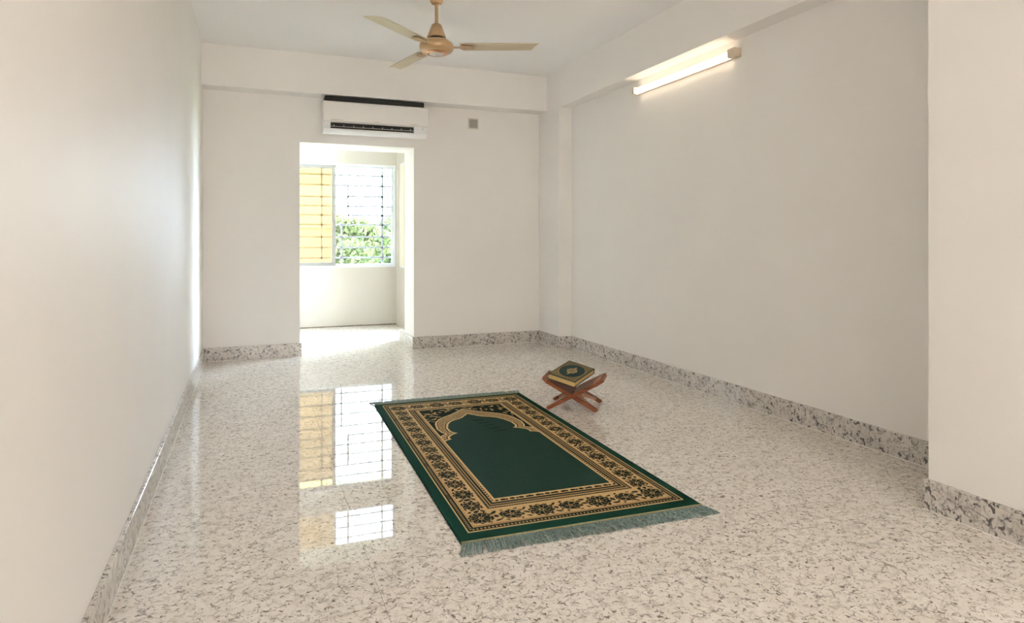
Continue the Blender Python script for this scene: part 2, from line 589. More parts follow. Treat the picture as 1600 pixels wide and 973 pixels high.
w2 = struct(rect_frame(MB(), WX0, WX1, CZ0, CZ1, YF + .01, YF + .07, .03).build('added_upper_window', 'white_frame', None, bevel=.002),
            'unseen upper balcony window added for light and floor reflection', 'window')
MB().box(MX - .02, MX + .02, YF + .012, YF + .068, CZ0 + .03, CZ1 - .03).build('mullion', 'white_frame', w2)
MB().box(WX0 + .03, MX - .02, YF + .04, YF + .044, CZ0 + .03, CZ1 - .03).build('pane', 'amber_glass', w2)
MB().box(MX + .02, WX1 - .03, YF + .04, YF + .044, CZ0 + .03, CZ1 - .03).build('pane', 'glass', w2)
for z in (2.58, 2.72, 2.86, 3.0, 3.14):
    MB().box(WX0, WX1, GY - .008, GY + .008, z - .0115, z + .0115).build('grille_bar', 'bar', w2)
for x in (0.877, 1.222, 1.68):
    MB().box(x - .0115, x + .0115, GY - .008, GY + .008, CZ0, CZ1).build('grille_bar', 'bar', w2)

w3b = MB()
w3b.box(BX1 + .01, BX1 + .06, SWY0, SWY1, SWZ0, SWZ0 + .02).box(BX1 + .01, BX1 + .06, SWY0, SWY1, SWZ1 - .02, SWZ1)
w3b.box(BX1 + .01, BX1 + .06, SWY0, SWY0 + .02, SWZ0 + .02, SWZ1 - .02).box(BX1 + .01, BX1 + .06, SWY1 - .02, SWY1, SWZ0 + .02, SWZ1 - .02)
w3 = struct(w3b.build('window_3', 'white_frame', None, bevel=.002), 'narrow shuttered side window of the balcony', 'window')
MB().box(BX1 + .020, BX1 + .045, SWY0 + .02, SWY1 - .02, SWZ0 + .02, SWZ1 - .02).build('shutter', 'beige_panel', w3)
gd = MB()  # side opening hidden by the jamb, enlarged to a door for more light
for (a0, a1, c0, c1) in ((GDY0, GDY0 + .05, 0, GDZ1), (GDY1 - .05, GDY1, 0, GDZ1), (GDY0 + .05, GDY1 - .05, 0, .12), (GDY0 + .05, GDY1 - .05, GDZ1 - .05, GDZ1), (GDY0 + .05, GDY1 - .05, 2.1, 2.15)):
    gd.box(BX1 + .04, BX1 + .09, a0, a1, c0, c1)
dr = struct(gd.build('added_side_door', 'white_frame', None, bevel=.002), 'tall glazed side door added to the balcony for light', 'door')
MB().box(BX1 + .063, BX1 + .067, GDY0 + .05, GDY1 - .05, .12, 2.1).build('pane', 'glass', dr)
MB().box(BX1 + .063, BX1 + .067, GDY0 + .05, GDY1 - .05, 2.15, GDZ1 - .05).build('pane', 'glass', dr)
MB().box(BX1 + .015, BX1 + .04, GDY0 + .010, GDY0 + .03, .95, 1.12).build('handle', 'grey_alu', dr, bevel=.003)

w4b = MB()
for (a0, a1, c0, c1) in ((RWY0, RWY1, RWZ0, RWZ0 + .05), (RWY0, RWY1, RWZ1 - .05, RWZ1), (RWY0, RWY0 + .05, RWZ0 + .05, RWZ1 - .05), (RWY1 - .05, RWY1, RWZ0 + .05, RWZ1 - .05)):
    w4b.box(XN + .08, XN + .14, a0, a1, c0, c1)
w4 = struct(w4b.build('fill_window_right', 'white_frame', None, bevel=.002), 'wide window added in the right wall behind the viewer for fill light', 'window')
for k in range(4):
    a0 = RWY0 + .05 + k * (RWY1 - RWY0 - .1) / 4
    a1 = RWY0 + .05 + (k + 1) * (RWY1 - RWY0 - .1) / 4
    MB().box(XN + .108, XN + .112, a0, a1, RWZ0 + .05, RWZ1 - .05).build('pane', 'warm_fill_glass', w4)
    if k:
        MB().box(XN + .085, XN + .135, a0 - .02, a0 + .02, RWZ0 + .05, RWZ1 - .05).build('mullion', 'white_frame', w4)

w5b = MB()
for (a0, a1, c0, c1) in ((LY0, LY1, RWZ0, RWZ0 + .05), (LY0, LY1, RWZ1 - .05, RWZ1), (LY0, LY0 + .05, RWZ0 + .05, RWZ1 - .05), (LY1 - .05, LY1, RWZ0 + .05, RWZ1 - .05)):
    w5b.box(XL - .14, XL - .08, a0, a1, c0, c1)
w5 = struct(w5b.build('fill_window_left', 'white_frame', None, bevel=.002), 'wide window added in the left wall behind the viewer for fill light', 'window')
for k in range(3):
    a0 = LY0 + .05 + k * (LY1 - LY0 - .1) / 3
    a1 = LY0 + .05 + (k + 1) * (LY1 - LY0 - .1) / 3
    MB().box(XL - .112, XL - .108, a0, a1, RWZ0 + .05, RWZ1 - .05).build('pane', 'warm_fill_glass', w5)
    if k:
        MB().box(XL - .135, XL - .085, a0 - .02, a0 + .02, RWZ0 + .05, RWZ1 - .05).build('mullion', 'white_frame', w5)
portal((XL - .21, (LY0 + LY1) / 2, (RWZ0 + RWZ1) / 2), (R(90), 0, R(-90)), LY1 - LY0, RWZ1 - RWZ0)

portal(((WX0 + WX1) / 2, YF + .16, (WZ0 + WZ1) / 2), (R(-90), 0, 0), WX1 - WX0, WZ1 - WZ0)
portal(((WX0 + WX1) / 2, YF + .16, (CZ0 + CZ1) / 2), (R(-90), 0, 0), WX1 - WX0, CZ1 - CZ0)
portal((BX1 + .16, (GDY0 + GDY1) / 2, GDZ1 / 2), (R(90), 0, R(90)), GDY1 - GDY0, GDZ1)
portal((XN + .21, (RWY0 + RWY1) / 2, (RWZ0 + RWZ1) / 2), (R(90), 0, R(90)), RWY1 - RWY0, RWZ1 - RWZ0)

# ------------------------------------------------------------------ outside
struct(MB().box(-60, 60, 9.5, 120, -7.2, -7.0).build('ground', 'ground'), 'grassy ground far below the window', 'ground')

bld = empty('yellow_building', (0, 15, -7))
tag(bld, 'yellow rendered building seen through the left window pane', 'building')
EX = 1.69
MB().box(-8, EX, 0, 1.2, 0, 8.45).build('lower_wall', 'yellow_wall2', bld)
MB().box(-8, EX, 0, 1.2, 8.45, 16.5).build('upper_wall', 'yellow_wall', bld)
MB().box(-8, EX + .03, -.04, 0, 8.42, 8.48).build('ledge', 'yellow_wall', bld)
MB().box(-8.2, EX + .25, -.3, 1.3, 16.5, 16.75).build('roof', 'concrete', bld)


def leaf_cloud(name, centre_list, n, size, mat, parent):
    """many small leaf quads spread through the shells of several clumps"""
    ncl = len(centre_list)
    cs = np.array([c[:3] for c in centre_list])
    rs = np.array([c[3] for c in centre_list])
    w = rs ** 2
    pick = rng.choice(ncl, n, p=w / w.sum())
    d = rng.normal(size=(n, 3))
    d /= np.linalg.norm(d, axis=1)[:, None]
    rr = rs[pick] * (0.55 + 0.5 * rng.random(n) ** 0.6)
    c = cs[pick] + d * rr[:, None] * np.array([1, 1, .85])
    u = rng.normal(size=(n, 3))
    u /= np.linalg.norm(u, axis=1)[:, None]
    nrm = d * 0.6 + rng.normal(size=(n, 3)) * 0.6
    v = np.cross(nrm, u)
    v /= np.linalg.norm(v, axis=1)[:, None]
    s = size * (0.6 + 0.8 * rng.random(n))[:, None]
    P = np.stack([c - u * s, c + v * s * .42, c + u * s, c - v * s * .42], 1).reshape(-1, 3)
    me = bpy.data.meshes.new(name)
    me.vertices.add(4 * n)
    me.vertices.foreach_set('co', P.astype(np.float32).ravel())
    me.loops.add(4 * n)
    me.loops.foreach_set('vertex_index', np.arange(4 * n, dtype=np.int32))
    me.polygons.add(n)
    me.polygons.foreach_set('loop_start', np.arange(0, 4 * n, 4, dtype=np.int32))
    me.polygons.foreach_set('loop_total', np.full(n, 4, dtype=np.int32))
    me.update(calc_edges=True)
    me.materials.append(M[mat])
    o = bpy.data.objects.new(name, me)
    COL.objects.link(o)
    o.parent = parent
    o['kind'] = 'stuff'
    return o


def tree(loc, top, rad, n, mat, label):
    root = empty('tree', loc)
    tag(root, label, 'tree', 'trees outside the balcony window')
    H = top - loc[2]
    MB().tube([(0, 0, 0), (.08, .03, H * .3), (-.04, .05, H * .6), (.02, 0, H * .8)], [.24, .2, .15, .08], 10).build('trunk', 'bark', root, smooth=True)
    cl = []
    for k in range(26):
        a = random.uniform(0, 2 * math.pi)
        q = math.sqrt(random.random())
        r_ = rad * .36 * random.uniform(.8, 1.25)
        x_, y_ = math.cos(a) * q * (rad - r_ * .5), math.sin(a) * q * (rad - r_ * .5)
        zt = H - r_ - (q ** 2) * H * .12 - random.uniform(0, H * .38) * (1 if k > 9 else .12)
        cl.append((x_, y_, zt, r_))
    for k in range(5):
        c = cl[k * 4]
        MB().tube([(0, 0, H * .55), (c[0] * .6, c[1] * .6, (H * .55 + c[2]) / 2 + .1), (c[0], c[1], c[2])], [.1, .07, .03], 7).build('branch', 'bark', root, smooth=True)
    leaf_cloud('foliage', cl, int(n * 1.9), .080, mat, root)
    return root


tree((2.45, 18.3, -7), 2.05, 1.45, 15000, 'leaf_a', 'bushy green tree filling the middle of the right window pane')
tree((4.75, 21.6, -7), 2.35, 1.75, 12000, 'leaf_b', 'green tree behind the bushy one at the right window edge')
tree((2.3, 26.0, -7), 2.55, 2.0, 12000, 'leaf_b', 'farthest green tree beside the edge of the yellow building')

# ------------------------------------------------------------------ air conditioner
AX0, AX1 = 0.655, 1.690
ac = empty('air_conditioner', ((AX0 + AX1) / 2, YB, 2.19))
tag(ac, 'white split air conditioner mounted over the balcony opening', 'air conditioner')
hw = (AX1 - AX0) / 2
D = .215
body = [(0, .03), (0, .315), (-D * .93, .315), (-D, .300), (-D - .004, .112), (-D + .010, .105), (-D + .010, .07), (-.13, .02), (-.10, .012), (-.04, .012)]
MB().prism(body, -hw + .004, hw - .004, 'x').build('body', 'ac_white', ac, bevel=.005)
MB().box(-hw + .02, hw - .03, -D + .035, -.02, .314, .366).build('gap_shade', 'ac_dark', ac)  # near-black block standing in for the shade between unit and beam
# front flap panel, standing slightly proud
fpn = MB().prism([(-D + .002, .306), (-D - .010, .300), (-D - .013, .118), (-D + .002, .112)], -hw, hw, 'x').build('front_panel', 'ac_white', ac, bevel=.003)
MB().box(-hw + .070, -hw + .185, -D - .0135, -D - .0122, .1285, .1315).build('printed_mark', 'mark_grey', fpn)
MB().box(-.025, .025, -D - .0135, -D - .0122, .1285, .1315).build('printed_mark', 'mark_grey', fpn)
MB().box(hw - .175, hw - .11, -D - .0135, -D - .0122, .1285, .1315).build('printed_mark', 'mark_grey', fpn)
# end caps and lower lip
chin = [(-D - .012, .114), (-D - .014, .075), (-D - .004, .040), (-D + .03, .016), (-D + .07, .008), (-.10, .006), (-.10, .02), (-D + .07, .03), (-D + .02, .07), (-D + .015, .112)]
MB().prism(chin, -hw - .001, -hw + .066, 'x').build('end_cap', 'ac_trim', ac, bevel=.004)
rc = MB().prism(chin, hw - .145, hw + .001, 'x').build('end_cap', 'ac_trim', ac, bevel=.004)
MB().box(hw - .058, hw - .055, -D - .0165, -D - .012, .075, .106).build('seam', 'mark_grey', rc)
lip = [(-D - .006, .046), (-D - .002, .030), (-D + .03, .012), (-.10, .006), (-.10, .016), (-D + .03, .024), (-D + .008, .046)]
MB().prism(lip, -hw + .066, hw - .145, 'x').build('lower_lip', 'ac_trim', ac, bevel=.002)
MB().box(-hw + .066, hw - .145, -D + .0085, -D + .0095, .046, .112).build('vent_slot', 'ac_dark', ac)
lv = MB().prism([(-D - .008, .066), (-D - .006, .060), (-D + .004, .062), (-D + .004, .070)], -hw + .068, hw - .147, 'x').build('louvre', 'mark_grey', ac)
for k in range(9):
    x_ = -hw + .10 + k * (2 * hw - .28) / 8
    MB().box(x_ - .002, x_ + .002, -D - .003, -D + .006, .062, .082).build('vane', 'ac_trim', lv)

# square cover plate on the end wall
bx = empty('wall_cover_plate', (2.25, YB, 2.41))
tag(bx, 'small square grey cover plate right of the air conditioner', 'cover plate')
fr = MB()
for (a0, a1, c0, c1) in ((-.058, .058, -.058, -.046), (-.058, .058, .046, .058), (-.058, -.046, -.046, .046), (.046, .058, -.046, .046)):
    fr.box(a0, a1, -.010, 0, c0, c1)
fr.build('frame', 'box_frame', bx, bevel=.001)
MB().box(-.046, .046, -.006, 0, -.046, .046).build('plate', 'box_grey', bx)

# ------------------------------------------------------------------ tube light
TY0, TY1, TZ = 3.735, 5.045, 2.452
tl = empty('tube_light', (XR, (TY0 + TY1) / 2, TZ))
tag(tl, 'lit tube light mounted on the recessed right wall', 'wall light')
hl = (TY1 - TY0) / 2
MB().prism([(0, -.030), (-.022, -.030), (-.030, -.020), (-.030, .018), (-.022, .028), (0, .028)], -hl, hl, 'y').build('housing', 'lamp_body', tl, bevel=.002)
sec = [(-.030 - .034 * math.sin(math.pi * k / 14), -.004 + .027 * math.cos(math.pi * k / 14)) for k in range(15)]
MB().prism(sec, -hl + .062, hl - .022, 'y').build('diffuser', 'tube', tl, smooth=True)
capp = [(0, -.033), (-.062, -.033), (-.070, -.024), (-.070, .022), (-.062, .031), (0, .031)]
MB().prism(capp, -hl - .004, -hl + .062, 'y').build('end_cap', 'lamp_body', tl, bevel=.003)
MB().prism(capp, hl - .022, hl + .004, 'y').build('end_cap', 'lamp_body', tl, bevel=.003)

# ------------------------------------------------------------------ ceiling fan
FX, FY, FZ = 1.246, 4.667, 2.535
fan = empty('ceiling_fan', (FX, FY, FZ))
tag(fan, 'gold three-bladed ceiling fan hanging from the ceiling', 'ceiling fan')
MB().lathe([(0, ZC - FZ), (.050, ZC - FZ), (.052, .36), (.046, .325), (.036, .312), (.022, .312), (0, .314)], 32).build('canopy', 'gold', fan, smooth=True)
MB().lathe([(0, .40), (.0125, .40), (.0125, .10), (0, .10)], 20).build('downrod', 'gold_cone', fan, smooth=True)
MB().lathe([(0, .165), (.028, .165), (.034, .160), (.068, .072), (.066, .068), (0, .070)], 36).build('cone_cover', 'gold_cone', fan, smooth=True)
MB().lathe([(0, .069), (.052, .069), (.052, .050), (0, .050)], 28).build('bearing_gap', 'black', fan, smooth=True)
MB().lathe([(0, .056), (.055, .055), (.095, .044), (.118, .024), (.126, .002), (.122, -.018), (.108, -.034), (.090, -.042), (0, -.042)], 48).build('motor_housing', 'gold', fan, smooth=True)
MB().lathe([(.090, -.040), (.078, -.050), (.060, -.052), (.056, -.046), (.056, -.038)], 40).build('ring', 'copper', fan, smooth=True)
cp = MB().lathe([(.056, -.044), (.050, -.053), (0, -.056)], 36).build('bottom_cap', 'silver_cap', fan, smooth=True)
MB().lathe([(0, -.0585), (.005, -.058), (.005, -.055)], 12).build('screw', 'black', cp)


def fan_blade(ang):
    # local x outward; pitched about x; section slightly cambered
    blade_pts = []
    L0, L1, NX, NY = .180, .742, 14, 8
    b = MB().b
    grid = {}
    for top in (0, 1):
        for i in range(NX + 1):
            t = i / NX
            for j in range(NY + 1):
                q = j / NY * 2 - 1
                half = .066 - .004 * t
                yv = q * half
                xv = L0 + (L1 - L0) * t
                if t > .93:                      # slanted tip
                    xv = L0 + (L1 - L0) * .93 + (L1 - L0) * .07 * (t - .93) / .07 * (1 - .0 * q)
                xv -= .055 * max(0, t) ** 6 * (q * .5 + .5)
                xv += .012 * (1 - t) ** 4 * q
                zv = -.006 * q * q + .004 * top
                grid[top, i, j] = b.verts.new((xv, yv, zv))
    for i in range(NX):
        for j in range(NY):
            b.faces.new((grid[1, i, j], grid[1, i + 1, j], grid[1, i + 1, j + 1], grid[1, i, j + 1]))
            b.faces.new((grid[0, i, j], grid[0, i, j + 1], grid[0, i + 1, j + 1], grid[0, i + 1, j]))
    for i in range(NX):
        for j in (0, NY):
            b.faces.new((grid[0, i, j], grid[0, i + 1, j], grid[1, i + 1, j], grid[1, i, j]))
    for j in range(NY):
        for i in (0, NX):
            b.faces.new((grid[0, i, j], grid[0, i, j + 1], grid[1, i, j + 1], grid[1, i, j]))
    mb = MB()
    mb.b.free()
    mb.b = b
    o = mb.build('blade', 'blade', fan, smooth=True)
    o.rotation_euler = Matrix.Rotation(ang, 3, 'Z').to_euler()
    o.rotation_euler = (Matrix.Rotation(ang, 3, 'Z') @ Matrix.Rotation(R(-6), 3, 'X')).to_euler()
    o.location = (0, 0, .006)
    # bracket plate under the blade root
    br = MB()
    outl = [(.105, -.010), (.165, -.010), (.185, -.040), (.265, -.030), (.282, 0), (.265, .030), (.185, .040), (.165, .010), (.105, .010)]
    br.prism(outl, -.013, -.0075, 'z')
    brk = br.build('bracket', 'gold_cone', o, bevel=.0015)
    for (x_, y_) in ((.205, -.022), (.205, .022), (.258, 0)):
        MB().lathe([(0, -.017), (.006, -.016), (.006, -.012)], 10, Matrix.Translation((x_, y_, 0))).build('screw', 'gold', brk)
    return o


for a in (-22, -138, 103):
    fan_blade(R(a))

# ------------------------------------------------------------------ prayer rug
RW, RL_, RT = 1.07, 2.22, .011
rug = empty('prayer_rug', (1.2975, 3.49, 0), (0, 0, -.027))
tag(rug, 'green and gold patterned prayer rug with fringed ends on the floor', 'rug')
HW, HL = RW / 2, RL_ / 2

inner_half = [(0.0, .450), (.030, .492), (.060, .532), (.085, .552), (.112, .566), (.150, .598), (.178, .647), (.203, .733), (.203, .795), (.192, .830),
              (.172, .848), (.205, .868), (.236, .905), (.243, .935), (.238, .958), (.262, .965), (.285, .990)]
outer_half = [(0.0, .315), (.055, .375), (.105, .428), (.160, .470), (.205, .512), (.240, .570), (.258, .625), (.272, .734), (.262, .815), (.246, .846),
              (.275, .870), (.298, .905), (.306, .940), (.302, .972), (.318, .990)]


def densify(p, n=6):
    out = []
    for a, c in zip(p, p[1:]):
        for k in range(n):
            out.append((a[0] + (c[0] - a[0]) * k / n, a[1] + (c[1] - a[1]) * k / n))
    out.append(p[-1])
    return np.array(out)


def half_width_inside(half, s, t):
    """inside test for a shape symmetric in s, by casting along s over the half contour"""
    a = np.abs(s)
    cnt = np.zeros(s.shape, int)
    for (x0, y0), (x1, y1) in zip(half, half[1:]):
        if y0 == y1:
            continue
        m = (t >= min(y0, y1)) & (t < max(y0, y1))
        xx = x0 + (t - y0) / (y1 - y0) * (x1 - x0)
        cnt += (m & (xx > a)).astype(int)
    return cnt % 2 == 1


def dist_poly(half, s, t):
    a = np.abs(s)
    best = np.full(s.shape, 9.0)
    for (x0, y0), (x1, y1) in zip(half, half[1:]):
        dx, dy = x1 - x0, y1 - y0
        k = np.clip(((a - x0) * dx + (t - y0) * dy) / (dx * dx + dy * dy), 0, 1)
        best = np.minimum(best, np.hypot(a - x0 - k * dx, t - y0 - k * dy))
    return best


GREEN = np.array([.0085, .047, .032])
FIELD = np.array([.020, .047, .036])
DARK = np.array([.012, .020, .013])
TAN = np.array([.60, .410, .200])
GOLD = np.array([.70, .500, .245])


def rug_colours(s, t):
    shp = s.shape
    C = np.empty(shp + (3,))
    ds, df, dn = HW - np.abs(s), t, RL_ - t
    canon = [0, 1, 2, 3, 4, 5, 8]
    bs_ = np.interp(ds, [0, .048, .080, .187, .225, .250, .40], canon)
    bn = np.interp(dn, [0, .062, .102, .250, .310, .355, .55], canon)
    bf_ = np.interp(df, [0, .050, .090, .222, .250, .268, .45], canon)
    b = np.minimum(np.minimum(bs_, bn), bf_)
    side = (bs_ <= bn) & (bs_ <= bf_)
    p = np.where(side, t, s)                # coordinate along the band
    C[:] = GREEN

    def put(m, c, a=1.0):
        C[m] = C[m] * (1 - a) + np.asarray(c) * a

    # outer guard stripe
    g = (b >= 1) & (b < 2)
    put(g, DARK)
    put((b >= 1) & (b < 1.17), GOLD)
    dash = (np.sin(p * 2 * math.pi / .016) > .1) & (b > 1.42) & (b < 1.72)
    put(g & dash, TAN * .75)
    # floral band
    put((b >= 1.93) & (b < 3), TAN)
    put((b >= 2.03) & (b < 2.07), TAN * .45)
    # inner stripes
    st = (b >= 3) & (b < 4)
    put(st, DARK)
    for c0, c1, col in ((3.0, 3.07, GOLD), (3.32, 3.46, TAN * .8), (3.66, 3.80, TAN * .8)):
        put((b >= c0) & (b < c1), col)
    tick = (np.sin(p * 2 * math.pi / .011) > .5) & (b > 3.14) & (b < 3.27)
    put(st & tick, TAN * .5)
    # inner dotted line
    put((b >= 4) & (b < 5), DARK)
    put((b >= 4.10) & (b < 5), TAN)
    dot = (np.sin(p * 2 * math.pi / .024) > -.15) & (b > 4.25) & (b < 4.62)
    put(dot & (b >= 4) & (b < 5), DARK)
    put((b >= 4.75) & (b < 5), GOLD)
    # centre
    inn = b >= 5
    put(inn, FIELD)
    up = inn & (t < .99)
    ih, oh = inner_half, outer_half
    in_i = half_width_inside(ih + [(.285, 1.2)], s, t) | (t >= .99)
    in_o = half_width_inside(oh + [(.318, 1.2)], s, t) | (t >= .99)
    span = up & ~in_o
    put(span, DARK * 1.1)
    arch = up & in_o & ~in_i
    put(arch, TAN * .85)
    di, do = dist_poly(ih, s, t), dist_poly(oh, s, t)
    put(arch & (di > .013) & (di < .020), DARK)
    put(arch & (do > .012) & (do < .018), DARK)
    ad = arch & (di > .026) & (do > .024) & (np.sin(s * 2 * math.pi / .021) * np.sin(t * 2 * math.pi / .021) > .15)
    put(ad, DARK * 1.3)
    put(up & (di < .013) & ~in_i, GOLD)
    put(up & (do < .012) & in_o, GOLD)
    # woven texture of the field
    fld = inn & (in_i)
    h1 = np.sin(s * 2 * math.pi / .012 + np.sin(t * 9) * .6)
    h2 = np.sin((s * .7 + t) * 2 * math.pi / .017 + 1.5 * np.sin(s * 31 + t * 17))
    tex = .5 + .5 * h1 * (t < 1.25) + .5 * h2 * (t >= 1.25) * np.clip(.4 + np.sin(s * 14 + 2 * np.sin(t * 6)), 0, 1)
    C[fld] *= (.42 + 1.05 * np.clip(tex, 0, 1.3) + .35 * rng.random(shp))[fld][:, None]
    for k in range(5):                      # faint darker tufts below the arch
        c0 = (.02 + .045 * k * .35, .62 + .065 * k)
        m = (np.abs(s - c0[0]) < .035) & (np.abs(t - c0[1]) < .011) & fld
        put(m, FIELD * .55)

    # ---- motifs stamped as small ellipses / rosettes
    S0, T0 = s[0, 0], t[0, 0]
    dS, dT = s[0, 1] - s[0, 0], t[1, 0] - t[0, 0]

    def window(cx, cy, r):
        i0 = max(0, int((cy - r - T0) / dT)); i1 = min(shp[0], int((cy + r - T0) / dT) + 2)
        j0 = max(0, int((cx - r - S0) / dS)); j1 = min(shp[1], int((cx + r - S0) / dS) + 2)
        return slice(i0, i1), slice(j0, j1)

    def ell(cx, cy, a, c_, rot, col, clip=None):
        w = window(cx, cy, max(a, c_) * 1.1)
        X, Y = s[w] - cx, t[w] - cy
        cr, sr = math.cos(rot), math.sin(rot)
        u, v = X * cr + Y * sr, -X * sr + Y * cr
        m = (u / a) ** 2 + (v / c_) ** 2 < 1
        if clip is not None:
            m &= clip[w]
        C[w][m] = col

    def rosette(cx, cy, r, petals, asp, rot):
        w = window(cx, cy, r * 1.5)
        X, Y = s[w] - cx, t[w] - cy
        cr, sr = math.cos(rot), math.sin(rot)
        u, v = X * cr + Y * sr, (-X * sr + Y * cr) / asp
        rr, th = np.hypot(u, v), np.arctan2(v, u)
        edge = r * (1 + .085 * np.cos(petals * th))
        m = rr < edge
        C[w][m] = DARK
        ray = m & (np.abs(np.sin(petals * th / 2)) < .20) & (rr > r * .24) & (rr < r * .74)
        C[w][ray] = TAN * .85
        ring = m & ((np.abs(rr - r * .18) < r * .05) | ((np.abs(rr - r * .84) < r * .035) & (np.cos(petals * th) > -.3)))
        C[w][ring] = TAN * .9

    rs = np.random.default_rng(3)
    fs, fn, ff = .1335, .176, .156          # band centre distances: sides, near, far
    xs0 = HW - fs
    band = (b > 2.08) & (b < 2.96)

    def leaves(cx, cy, ux, uy, hw, step):
        """scatter of leaves and stems between two medallions; (ux,uy) along the band"""
        for (al, ac_, a, c_, r_) in ((0, .62, .014, .007, .5), (0, -.62, .014, .007, -.5), (-.16, .2, .010, .006, 1.0), (.16, -.2, .010, .006, 1.0),
                                     (.0, 0, .013, .009, .8), (-.27, .78, .009, .005, 0), (.27, .78, .009, .005, 0), (-.27, -.78, .009, .005, .3),
                                     (.27, -.78, .009, .005, -.3), (-.14, -.42, .008, .005, .9), (.14, .42, .008, .005, -.9)):
            px = cx + ux * al * step - uy * ac_ * hw
            py = cy + uy * al * step + ux * ac_ * hw
            ell(px, py, a * (.8 + .5 * rs.random()), c_ * (.8 + .5 * rs.random()), r_ + math.atan2(uy, ux) + rs.normal() * .4, DARK * 1.2, band)

    NS = 14
    t0, t1 = ff, RL_ - fn
    for sg in (-1, 1):
        for k in range(NS + 1):
            cy = t0 + (t1 - t0) * k / NS
            if k % 2 == 0:
                rosette(sg * xs0, cy, .0445, 10, 1.05, 0)
            else:
                rosette(sg * xs0, cy, .040, 8, 1.15, .4 * sg)
            if k < NS:
                leaves(sg * xs0, cy + (t1 - t0) / NS / 2, 0, 1, .046, (t1 - t0) / NS)
    for cy, hwb in ((ff, .050), (RL_ - fn, .062)):
        NN = 6
        for k in range(NN + 1):
            cx = -xs0 + 2 * xs0 * k / NN
            if 0 < k < NN:
                rosette(cx, cy, .054 if k % 2 == 0 else .047, 10 if k % 2 == 0 else 7, 1.0 if k % 2 == 0 else .9, .3)
            else:
                rosette(cx, cy, .050, 11, 1.0, 0)
            if k < NN:
                leaves(cx + xs0 / NN, cy, 1, 0, hwb, 2 * xs0 / NN)
    # small leaves filling what is left of the tan ground
    for k in range(5200):
        if rs.random() < .62:
            cx, cy = rs.choice([-1, 1]) * rs.uniform(HW - .184, HW - .083), rs.uniform(.09, RL_ - .1)
        else:
            cx, cy = rs.uniform(-HW + .09, HW - .09), rs.choice([rs.uniform(.095, .215), RL_ - rs.uniform(.108, .244)])
        a_, c_ = rs.uniform(.007, .012), rs.uniform(.005, .0075)
        w = window(cx, cy, a_ + .0055)
        if not band[w].all() or C[w][..., 0].min() < TAN[0] * .9:
            continue
        ell(cx, cy, a_, c_, rs.uniform(0, 3.14), DARK * 1.2, band)
    # spandrel leaves
    for k in range(330):
        cx, cy = rs.uniform(-.28, .28), rs.uniform(.28, .92)
        i = min(shp[0] - 1, max(0, int((cy - T0) / dT)))
        j = min(shp[1] - 1, max(0, int((cx - S0) / dS)))
        if span[i, j] and do[i, j] > .022:
            ell(cx, cy, rs.uniform(.012, .022), rs.uniform(.005, .009), rs.uniform(0, 3.14), (TAN if rs.random() < .6 else DARK) * rs.uniform(.6, 1.0), span)
    # near inner border figures
    for k in range(13):
        cx = -.25 + .5 * k / 12
        ell(cx, RL_ - .333, .013, .010, 0, DARK, (b > 4.1) & (b < 4.72))
    return C


NXr, NYr = 400, 560
ss = np.linspace(-HW, HW, NXr + 1)
tt = np.linspace(0, RL_, NYr + 1)
Sg, Tg = np.meshgrid(ss, tt)
RC = rug_colours(Sg, Tg)
lum = RC.sum(-1)
Zg = RT + .0006 * (lum > .3) + .0010 * np.sin(Sg * 7 + 1) * np.sin(Tg * 5) * .5
edge = np.minimum(np.minimum(HW - np.abs(Sg), Tg), RL_ - Tg)
Zg = np.where(edge < .006, Zg - .003 * (1 - edge / .006), Zg)
nv = Sg.size
top = np.stack([Sg, HL - Tg, Zg], -1).reshape(-1, 3)
idx = np.arange(nv).reshape(NYr + 1, NXr + 1)
quads = np.stack([idx[1:, :-1], idx[1:, 1:], idx[:-1, 1:], idx[:-1, :-1]], -1).reshape(-1, 4)
loop_i = np.concatenate([idx[0, :], idx[1:, -1], idx[-1, -2::-1], idx[-2:0:-1, 0]])
bot = top[loop_i].copy()
bot[:, 2] = .0005
nb = len(loop_i)
bi = nv + np.arange(nb)
skirt = np.stack([loop_i, np.roll(loop_i, -1), np.roll(bi, -1), bi], -1)
allv = np.concatenate([top, bot])
allq = np.concatenate([quads, skirt])
cols = np.ones((len(allv), 4))
cols[:nv, :3] = RC.reshape(-1, 3)
cols[nv:, :3] = GREEN * .7
me = bpy.data.meshes.new('pile')
me.vertices.add(len(allv))
me.vertices.foreach_set('co', allv.astype(np.float32).ravel())
me.loops.add(len(allq) * 4)
me.loops.foreach_set('vertex_index', allq.astype(np.int32).ravel())
me.polygons.add(len(allq))
me.polygons.foreach_set('loop_start', np.arange(0, len(allq) * 4, 4, dtype=np.int32))
me.polygons.foreach_set('loop_total', np.full(len(allq), 4, dtype=np.int32))
me.update(calc_edges=True)
at = me.color_attributes.new('Col', 'FLOAT_COLOR', 'POINT')
at.data.foreach_set('color', cols.astype(np.float32).ravel())
me.materials.append(M['rug'])
po = bpy.data.objects.new('pile', me)
COL.objects.link(po)
po.parent = rug

MB().box(-HW + .001, HW - .001, -HL - .010, -HL + .001, .001, .0112).build('binding', 'binding', rug, bevel=.002)
MB().box(-HW + .001, HW - .001, HL - .001, HL + .009, .001, .0112).build('binding', 'binding', rug, bevel=.002)


